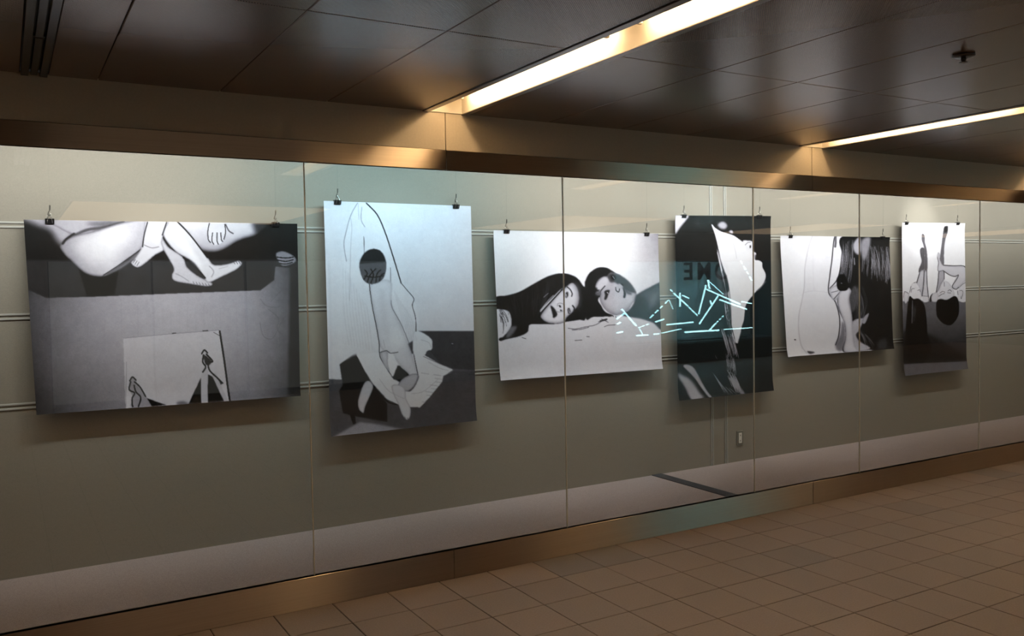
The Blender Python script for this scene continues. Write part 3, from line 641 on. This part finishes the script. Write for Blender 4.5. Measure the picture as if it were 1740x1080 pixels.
# sprinkler
s = tag(empty('sprinkler_head', (3.494, -2.04, ZC)), 'small dark sprinkler head on the ceiling at the upper right', 'sprinkler')
obj('cover_plate', lathe(B(), [(0.012, -0.001), (0.044, -0.003), (0.046, -0.006), (0.040, -0.009), (0.012, -0.012)]), MT['slat'], s, True)
obj('stem', lathe(B(), [(0.010, -0.012), (0.010, -0.024), (0.006, -0.030)], n=12), MT['dark'], s, True)
obj('deflector', lathe(B(), [(0.004, -0.028), (0.017, -0.031), (0.017, -0.033), (0.004, -0.035)], n=14), MT['dark'], s)

# ------------------------------------------------------------------ lamps inside the case
def area(name, loc, rot, sx, sy, power, col, parent=None, spread=180):
    l = bpy.data.lights.new(name, 'AREA'); l.shape = 'RECTANGLE'; l.size = sx; l.size_y = sy; l.energy = power; l.color = col; l.spread = math.radians(spread)
    o = bpy.data.objects.new(name, l); o.location = loc; o.rotation_euler = rot; return link(o, parent)
def spot(name, loc, target, power, col, size, blend, rad, parent):
    l = bpy.data.lights.new(name, 'SPOT'); l.energy = power; l.color = col; l.spot_size = math.radians(size); l.spot_blend = blend; l.shadow_soft_size = rad
    o = bpy.data.objects.new(name, l); o.location = loc
    o.rotation_euler = (Vector(target)-Vector(loc)).to_track_quat('-Z', 'Y').to_euler(); return link(o, parent)
STRIP_LEVEL = [0.55, 0.95, 0.68, 1.0, 1.0, 1.0, 1.0, 0.7]
STRIP_COL = {2: (0.56, 0.90, 1.0)}     # one tube of a cooler white
strip_lab = ['outside the left edge', 'over the first print', 'over the second print', 'over the third print', 'over the fourth print', 'over the fifth print', 'over the sixth print', 'beyond the right edge']
for i, (a, b) in enumerate(zip(JOINTS[1:-1], JOINTS[2:])):
    xc = (a+b)/2; ln = (b-a)-0.12
    if xc > 11.5: continue
    t = tag(empty('strip_light', (xc, 0.075, 2.43)), 'hidden strip light behind the steel header ' + (strip_lab[i] if i < len(strip_lab) else 'past the right edge'), 'lamp', 'strip lights inside the show case')
    obj('housing', box(B(), -ln/2, ln/2, -0.02, 0.02, 0.0, 0.03, 0.003), MT['lamp'], t)
    area('strip_lamp', (0, 0, -0.006), (math.radians(74), 0, 0), ln, 0.03, CASE_STRIP*STRIP_LEVEL[min(i, 7)]*ln, STRIP_COL.get(i, (1.0, 0.985, 0.92)), t, 140)
SPOTS = [(0.80, 17, (1, .98, .93), 85, 1.15), (2.10, 10, (0.80, 0.94, 1.0), 95, 1.0), (3.60, 34, (1, .99, .97), 75, 1.25), (4.75, 9, (.9, .97, 1), 90, .7), (6.05, 17, (1, .98, .96), 80, 1.15), (7.46, 26, (1, .99, .95), 50, .34)]
names = ['first', 'second', 'third', 'fourth', 'fifth', 'sixth']
for i, (x, p, c, dz, aim) in enumerate(SPOTS):
    t = tag(empty('spot_lamp', (x, 0.13, 2.42)), 'small hidden spot lamp above the %s print' % names[i], 'lamp', 'spot lamps inside the show case')
    obj('bracket', box(B(), -0.012, 0.012, -0.008, 0.008, 0.0, 0.04, 0.002), MT['lamp'], t)
    obj('lamp_head', tube(B(), [(0, -0.045, 0.02), (0, 0.02, -0.01)], [0.022, 0.030], 14, True), MT['lamp'], t)
    spot('spot_light', (0, 0.032, -0.016), (0, 0.76, -aim), p, c, dz, 0.9, 0.03, t)

# ------------------------------------------------------------------ the hall behind the camera, seen in the glass
wo = struct(empty('wall_opposite', (0, YO, 0)), 'dark bulkhead and piers across the hall')
obj('bulkhead', box(B(), -7, 36, -0.25, 0, 2.0, 2.74), MT['opp'], wo)
for x0, x1 in ((-7, 0.5), (5.6, 9.655), (14.265, 36)):
    obj('pier', box(B(), x0, x1, -0.20, -0.01, 0, 2.0), MT['pier'], wo)
struct(obj('wall_left', box(B(), -7.2, -7, YO-1.2, 0, 0, 2.74), MT['pier'])); struct(obj('wall_right', box(B(), 36, 36.2, YO-1.2, 0, 0, 2.74), MT['pier']))
n = 13
for i in range(4):
    x0 = 0.5+i*1.275
    w = struct(empty('window_%d' % n, (x0, YO, 0)), 'lit shop window across the hall'); n += 1
    obj('pane', box(B(), 0.015, 1.275, -0.16, -0.15, 0.10, 2.0), MT['shop'], w)
    obj('window_frame', box(B(), 0.0, 0.015, -0.17, -0.05, 0.0, 2.0), MT['dark'], w)
    obj('sill', box(B(), 0.03, 1.275, -0.17, -0.05, 0.0, 0.10), MT['dark'], w)
# display niche with light sculpture
struct(obj('wall_display', box(B(), 9.72, 14.2, YO-1.12, YO-1.0, 0, 2.0), MT['teal']), 'teal backdrop of the display niche across the hall')
struct(obj('trim_4', box(B(), 9.66, 9.72, YO-1.0, YO-0.01, 0, 2.0), MT['navy']))
struct(obj('trim_5', box(B(), 14.2, 14.26, YO-1.0, YO-0.01, 0, 2.0), MT['navy']))
struct(obj('trim_6', box(B(), 9.72, 14.2, YO-0.12, YO-0.02, 0, 0.38), MT['navy']))
struct(obj('floor_display', box(B(), 9.72, 14.2, YO-1.0, YO-0.12, 0.35, 0.40), MT['navy']))
struct(obj('ceiling_display', box(B(), 9.72, 14.2, YO-1.0, YO-0.26, 2.06, 2.10), MT['navy']))
t = tag(empty('added_niche_light', (11.6, YO-0.45, 2.05)), 'added cool fill light inside the teal display niche across the hall', 'lamp')  # added cyan fill with its own housing, strengthens the niche's teal glow
obj('housing', box(B(), -1.6, 1.6, -0.04, 0.04, -0.03, 0.0, 0.004), MT['lamp'], t)
area('added_niche_lamp', (0, 0, -0.034), (math.radians(-25), 0, 0), 3.1, 0.06, 75, (0.42, 0.85, 1.0), t)
# luminous ceiling panels
for i, (x0, x1, y0, y1) in enumerate(((0.62, 3.40, -8.5, -5.62), (6.62, 8.55, -8.5, -5.62), (11.9, 13.6, -8.5, -5.62), (17.6, 19.6, -8.5, -5.62))):
    t = tag(empty('luminous_ceiling_panel', ((x0+x1)/2, (y0+y1)/2, ZC)), ['warm luminous ceiling panel reflected in the glass above the first print', 'warm luminous ceiling panel reflected in the glass above the third print', 'warm luminous ceiling panel reflected in the glass above the fifth print', 'warm luminous ceiling panel reflected in the glass across the sixth print'][i], 'ceiling light', 'luminous panels across the hall')
    hx, hy = (x1-x0)/2, (y1-y0)/2
    obj('diffuser', box(B(), -hx+0.02, hx-0.02, -hy+0.02, hy-0.02, -0.010, -0.001), MT['lpanel'], t)
    bm = B(); box(bm, -hx, hx, -hy, -hy+0.02, -0.014, 0); box(bm, -hx, hx, hy-0.02, hy, -0.014, 0); box(bm, -hx, -hx+0.02, -hy, hy, -0.014, 0); box(bm, hx-0.02, hx, -hy, hy, -0.014, 0)
    obj('frame', bm, MT['flange'], t)

# light sculpture in the niche: tubes leaning at all angles
def refl(px, py, y):            # where a thing seen in the glass stands across the hall
    dvec = _f+_r*((px-870)/FPX)-_u*((py-540)/FPX)
    p = Vector(CAM_POS)+dvec*((y-CAM_POS[1])/dvec.y); return Vector((p.x, -p.y, p.z))
SEG = [(178,548,335,730,1,0),(205,595,122,655,1,0),(125,712,165,692,1,0),(125,808,185,795,1,0),(335,838,465,830,1,0),(370,760,405,825,.6,0),
 (360,750,485,705,.8,1),(485,645,705,432,.9,1),(695,448,740,550,.5,0),(548,688,640,657,1,0),(672,718,958,690,1.1,0),(532,822,580,818,1,0),(612,810,825,765,.7,0),
 (870,800,1240,778,1.3,0),(1300,770,1610,750,.8,0),(1025,712,1232,402,1,0),(1020,602,1100,285,1.1,0),(1120,228,1138,325,1.2,0),(1105,330,1475,495,1.1,0),
 (1140,250,1290,385,.5,0),(1250,445,1545,548,1.1,0),(1490,465,1600,487,.9,0),(710,335,730,350,1,0),(745,372,900,512,1,0),(910,525,1020,630,.9,1),(815,370,815,518,1.1,0),
 (840,395,910,428,1,0),(1148,455,1155,490,.9,0),(1140,775,1205,705,1,0),(1215,695,1305,605,.8,1),(1480,20,1610,250,.9,1)]
sc = tag(empty('light_sculpture', (11.5, YO-0.5, 0.401)), 'sculpture of cyan light tubes at angles, seen only as a reflection in the glass', 'sculpture')
rnd = random.Random(3)
for (x0, y0, x1, y1, wt, dash) in SEG:
    yy = -YO+0.35+rnd.uniform(-0.15, 0.25)
    a = refl(1030+x0/6.444, 440+y0/6.444, yy); b = refl(1030+x1/6.444, 440+y1/6.444, yy+rnd.uniform(-0.08, 0.08))
    a.x = min(max(a.x, 9.76), 14.16); b.x = min(max(b.x, 9.76), 14.16)
    a -= sc.location; b -= sc.location
    if dash:
        nn = max(3, int((b-a).length/0.13))
        for q in range(nn): obj('light_tube', tube(B(), [a.lerp(b, q/nn), a.lerp(b, (q+rnd.uniform(.45, .75))/nn)], 0.013*wt, 6), MT['neon'], sc)
    else: obj('light_tube', tube(B(), [a, b], 0.014*wt, 6), MT['neon'], sc)
obj('stand', box(B(), -1.7, 1.9, -0.2, 0.2, 0.0, 0.03, 0.005), MT['navy'], sc)
# lettering on the backdrop
cu = bpy.data.curves.new('lettering', 'FONT'); cu.body = 'OME'; cu.size = 0.50; cu.extrude = 0.01; cu.offset = 0.006; cu.align_x = 'LEFT'; cu.space_character = 1.35
tmp = bpy.data.objects.new('tmp', cu); COL.objects.link(tmp); bpy.context.view_layer.update()
me = bpy.data.meshes.new_from_object(tmp.evaluated_get(bpy.context.evaluated_depsgraph_get())); bpy.data.objects.remove(tmp)
me.materials.clear(); me.materials.append(MT['letter'])
lt = bpy.data.objects.new('sign_lettering', me); link(lt)
pe = refl(1164, 476, -YO+0.98); po = refl(1240, 445, -YO+0.98)
me.transform(Matrix.Rotation(math.pi/2, 4, 'X')); me.transform(Matrix.Rotation(math.pi, 4, 'Z'))
xs = [v.co.x for v in me.vertices]; zs = [v.co.z for v in me.vertices]
me.transform(Matrix.Translation((-min(xs), 0, -min(zs))))
wx, wz = max(xs)-min(xs), max(zs)-min(zs)
me.transform(Matrix.Diagonal(((po.x-pe.x)/wx, 1, (po.z-pe.z)/wz, 1)))
lt.location = (pe.x, YO-0.988, pe.z)
tag(lt, 'dark capital lettering reading OME on the teal backdrop', 'lettering')

# ------------------------------------------------------------------ wall socket
t = tag(empty('wall_socket', (5.125, YW, 0.328)), 'grey wall socket plate low on the case wall', 'socket')
obj('plate', box(B(), -0.036, 0.036, -0.008, 0, -0.060, 0.060, 0.003), MT['plate'], t)
ins = obj('insert', box(B(), -0.018, 0.018, -0.012, -0.008, -0.042, 0.042, 0.002), MT['white'], t)
for z in (-0.022, 0.022):
    obj('hole', box(B(), -0.004, 0.004, -0.0125, -0.0115, z-0.006, z+0.006), MT['plate'], ins)

# ------------------------------------------------------------------ prints
def homography(dst):
    src = [(0, 0), (1, 0), (1, 1), (0, 1)]; A = []; b = []
    for (x, y), (u, v) in zip(src, dst):
        A += [[x, y, 1, 0, 0, 0, -u*x, -u*y], [0, 0, 0, x, y, 1, -v*x, -v*y]]; b += [u, v]
    return np.append(np.linalg.solve(np.array(A, float), np.array(b, float)), 1).reshape(3, 3)
def print_mat(name, tint):
    m, nt, b = new_mat(name); N = nt.nodes; L = nt.links
    at = N.new('ShaderNodeAttribute'); at.attribute_name = 'print'
    L.new(at.outputs['Color'], b.inputs['Base Color'])
    b.inputs['Roughness'].default_value = 0.42; b.inputs['Specular IOR Level'].default_value = 0.16
    return m
PAPER = print_mat('photographic_paper', 0)
def make_print(art, quad, label, dens, curl):
    """quad: (X, Z) of TL TR BR BL on the hanging plane; curl(s, t) -> forward bulge in metres"""
    Hm = homography(art.q)
    rg = np.random.default_rng(11); nz = sum(amp*(lambda g: g/g.std())(gblur(rg.normal(0, 1, art.a.shape), sg*art.k)) for sg, amp in ((.5, .012), (2.2, .013), (8.0, .016)))
    art.a = np.clip(art.a+nz*(.12+1.6*art.a*(1-art.a)), 0.015, 1.0)      # film grain
    px_w = (abs(art.q[1][0]-art.q[0][0])+abs(art.q[2][0]-art.q[3][0]))/2; px_h = (abs(art.q[3][1]-art.q[0][1])+abs(art.q[2][1]-art.q[1][1]))/2
    nx, ny = int(px_w*dens), int(px_h*dens)
    t, s = np.meshgrid(np.linspace(0, 1, ny+1), np.linspace(0, 1, nx+1), indexing='ij')
    w = Hm[2, 0]*s+Hm[2, 1]*t+1; U = (Hm[0, 0]*s+Hm[0, 1]*t+Hm[0, 2])/w; V = (Hm[1, 0]*s+Hm[1, 1]*t+Hm[1, 2])/w
    gx = np.clip((U-art.x0)*art.k-.5, 0, art.w-1.001); gy = np.clip((V-art.y0)*art.k-.5, 0, art.h-1.001)
    ix, iy = gx.astype(int), gy.astype(int); fx, fy = gx-ix, gy-iy; a = art.a
    val = a[iy, ix]*(1-fx)*(1-fy)+a[iy, ix+1]*fx*(1-fy)+a[iy+1, ix]*(1-fx)*fy+a[iy+1, ix+1]*fx*fy
    rng = np.random.default_rng(5); val = np.clip(val+rng.normal(0, .012, val.shape), .02, .97)
    Q = [np.array(p, float) for p in quad]
    X = (Q[0][0]*(1-s)+Q[1][0]*s)*(1-t)+(Q[3][0]*(1-s)+Q[2][0]*s)*t; Z = (Q[0][1]*(1-s)+Q[1][1]*s)*(1-t)+(Q[3][1]*(1-s)+Q[2][1]*s)*t
    Y = -curl(s, t)
    x0, z0 = (Q[0][0]+Q[1][0])/2, (Q[2][1]+Q[3][1])/2
    co = np.stack([X-x0, Y, Z-z0], -1).reshape(-1, 3).astype(np.float32)
    idx = np.arange((nx+1)*(ny+1)).reshape(ny+1, nx+1)
    F = np.stack([idx[:-1, :-1], idx[1:, :-1], idx[1:, 1:], idx[:-1, 1:]], -1).reshape(-1, 4)
    me = bpy.data.meshes.new('print'); me.vertices.add(len(co)); me.vertices.foreach_set('co', co.ravel())
    me.loops.add(F.size); me.loops.foreach_set('vertex_index', F.ravel().astype(np.int32))
    me.polygons.add(len(F)); me.polygons.foreach_set('loop_start', np.arange(0, F.size, 4, dtype=np.int32)); me.polygons.foreach_set('loop_total', np.full(len(F), 4, dtype=np.int32))
    me.polygons.foreach_set('use_smooth', np.ones(len(F), dtype=bool))
    me.update(calc_edges=True)
    v = (val*.95).ravel(); lin = np.where(v < .04045, v/12.92, ((v+.055)/1.055)**2.4)
    mid = 4*v*(1-v)
    col = np.stack([lin*(.97-.01*mid), lin*(1-.06*mid), lin*(1.05+.10*mid), np.ones_like(lin)], -1).astype(np.float32)
    at = me.attributes.new('print', 'FLOAT_COLOR', 'POINT'); at.data.foreach_set('color', col.ravel())
    me.materials.append(PAPER)
    o = bpy.data.objects.new('photographic_print', me); o.location = (x0, YP, z0); link(o)
    tag(o, label, 'print', 'photographic prints hanging in the show case')
    return o
bulge = lambda top, bot, l, r: (lambda s, t: top*np.exp(-t/.03)+bot*np.clip((t-.90)/.10, 0, 1)**2+l*np.clip((.10-s)/.10, 0, 1)**2*t+r*np.clip((s-.92)/.08, 0, 1)**2*t)
PRINTS = [
 (art_crossed_legs, [(0.099,1.980),(1.505,1.987),(1.495,0.971),(0.122,0.984)], 'wide black-and-white print of crossed bare legs above a pale wall, leftmost in the case', bulge(.0, .012, .008, .0), (0.215, 1.375)),
 (art_draped_figure, [(1.669,2.127),(2.661,2.125),(2.671,0.712),(1.672,0.710)], 'tall print of a kneeling figure under a white drape, seen from behind on a sofa', bulge(0, .014, .006, .0), (1.752, 2.550)),
 (art_two_heads, [(2.826,1.970),(4.236,1.967),(4.263,0.953),(2.855,0.965)], 'wide print of two dark-haired heads lying on a white table', bulge(.006, .012, .006, 0), (2.925, 4.124)),
 (art_profile, [(4.404,2.107),(5.418,2.127),(5.435,0.698),(4.411,0.700)], 'tall dark print of a raised chin in profile with long black hair', bulge(.008, .015, .008, 0), (4.488, 5.290)),
 (art_back_and_hair, [(5.525,1.970),(6.925,1.973),(6.985,0.961),(5.588,0.966)], 'wide print of a pale bare back beside a mass of dark hair', bulge(.010, .010, .018, .0), (5.643, 6.830)),
 (art_raised_legs, [(7.101,2.109),(8.060,2.123),(8.099,0.706),(7.121,0.704)], 'tall print of two upside-down heads with legs raised, rightmost in the case', bulge(.008, .018, .010, .004), (7.162, 7.940)),
]
short = ['crossed legs', 'draped figure', 'two heads', 'raised chin', 'bare back', 'raised legs']
def make_clip(x, z, label):
    t = tag(empty('hanging_clip', (x, YP-0.004, z)), label, 'clip', 'clips and wires holding the prints')
    bm = B(); w = 0.021
    vs = [bm.verts.new(p) for p in ((-w,-.011,-.020),(w,-.011,-.020),(w,.011,-.020),(-w,.011,-.020),(-w,-.016,.006),(w,-.016,.006),(w,.016,.006),(-w,.016,.006))]
    # closed wedge body: narrow jaws below, wide spine above
    for v, yy in zip(vs, (-.005,-.005,.006,.006,-.014,-.014,.014,.014)): v.co.y = yy
    for q in ((3,2,1,0),(4,5,6,7),(0,1,5,4),(1,2,6,5),(2,3,7,6),(3,0,4,7)): bm.faces.new([vs[i] for i in q])
    obj('clip_body', bm, MT['black'], t)
    obj('front_handle', tube(B(), [(-.012,-.008,-.018),(-.010,-.020,-.002),(-.006,-.018,.014),(.006,-.018,.014),(.010,-.020,-.002),(.012,-.008,-.018)], .0014, 6), MT['chrome'], t, True)
    obj('rear_handle', tube(B(), [(-.010,.0,.004),(-.008,0,.020),(-.004,0,.032),(.004,0,.032),(.008,0,.020),(.010,0,.004)], .0014, 6), MT['chrome'], t, True)
    hk = obj('hook', tube(B(), [(.006,0,.026),(0,0,.022),(-.006,0,.028),(-.004,0,.038),(.001,0,.046),(.003,0,.072)], .0022, 6), MT['dark'], t, True)
    obj('ferrule', tube(B(), [(.003,0,.050),(.004,0,.075)], .0035, 8), MT['dark'], hk)
    obj('wire', tube(B(), [(.004,0,.07),(.004,0,2.46-z)], .0004, 5), MT['plate'], t)
    return t
for i, (fn, quad, label, curl, clips) in enumerate(PRINTS):
    p = make_print(fn(), quad, label, 1.15 if i < 3 else 1.5, curl)
    for j, cx in enumerate(clips):
        u = (cx-quad[0][0])/(quad[1][0]-quad[0][0]); zz = quad[0][1]*(1-u)+quad[1][1]*u
        make_clip(cx, zz, 'black clip on a wire at the %s top corner of the %s print' % ('left' if j == 0 else 'right', short[i]))
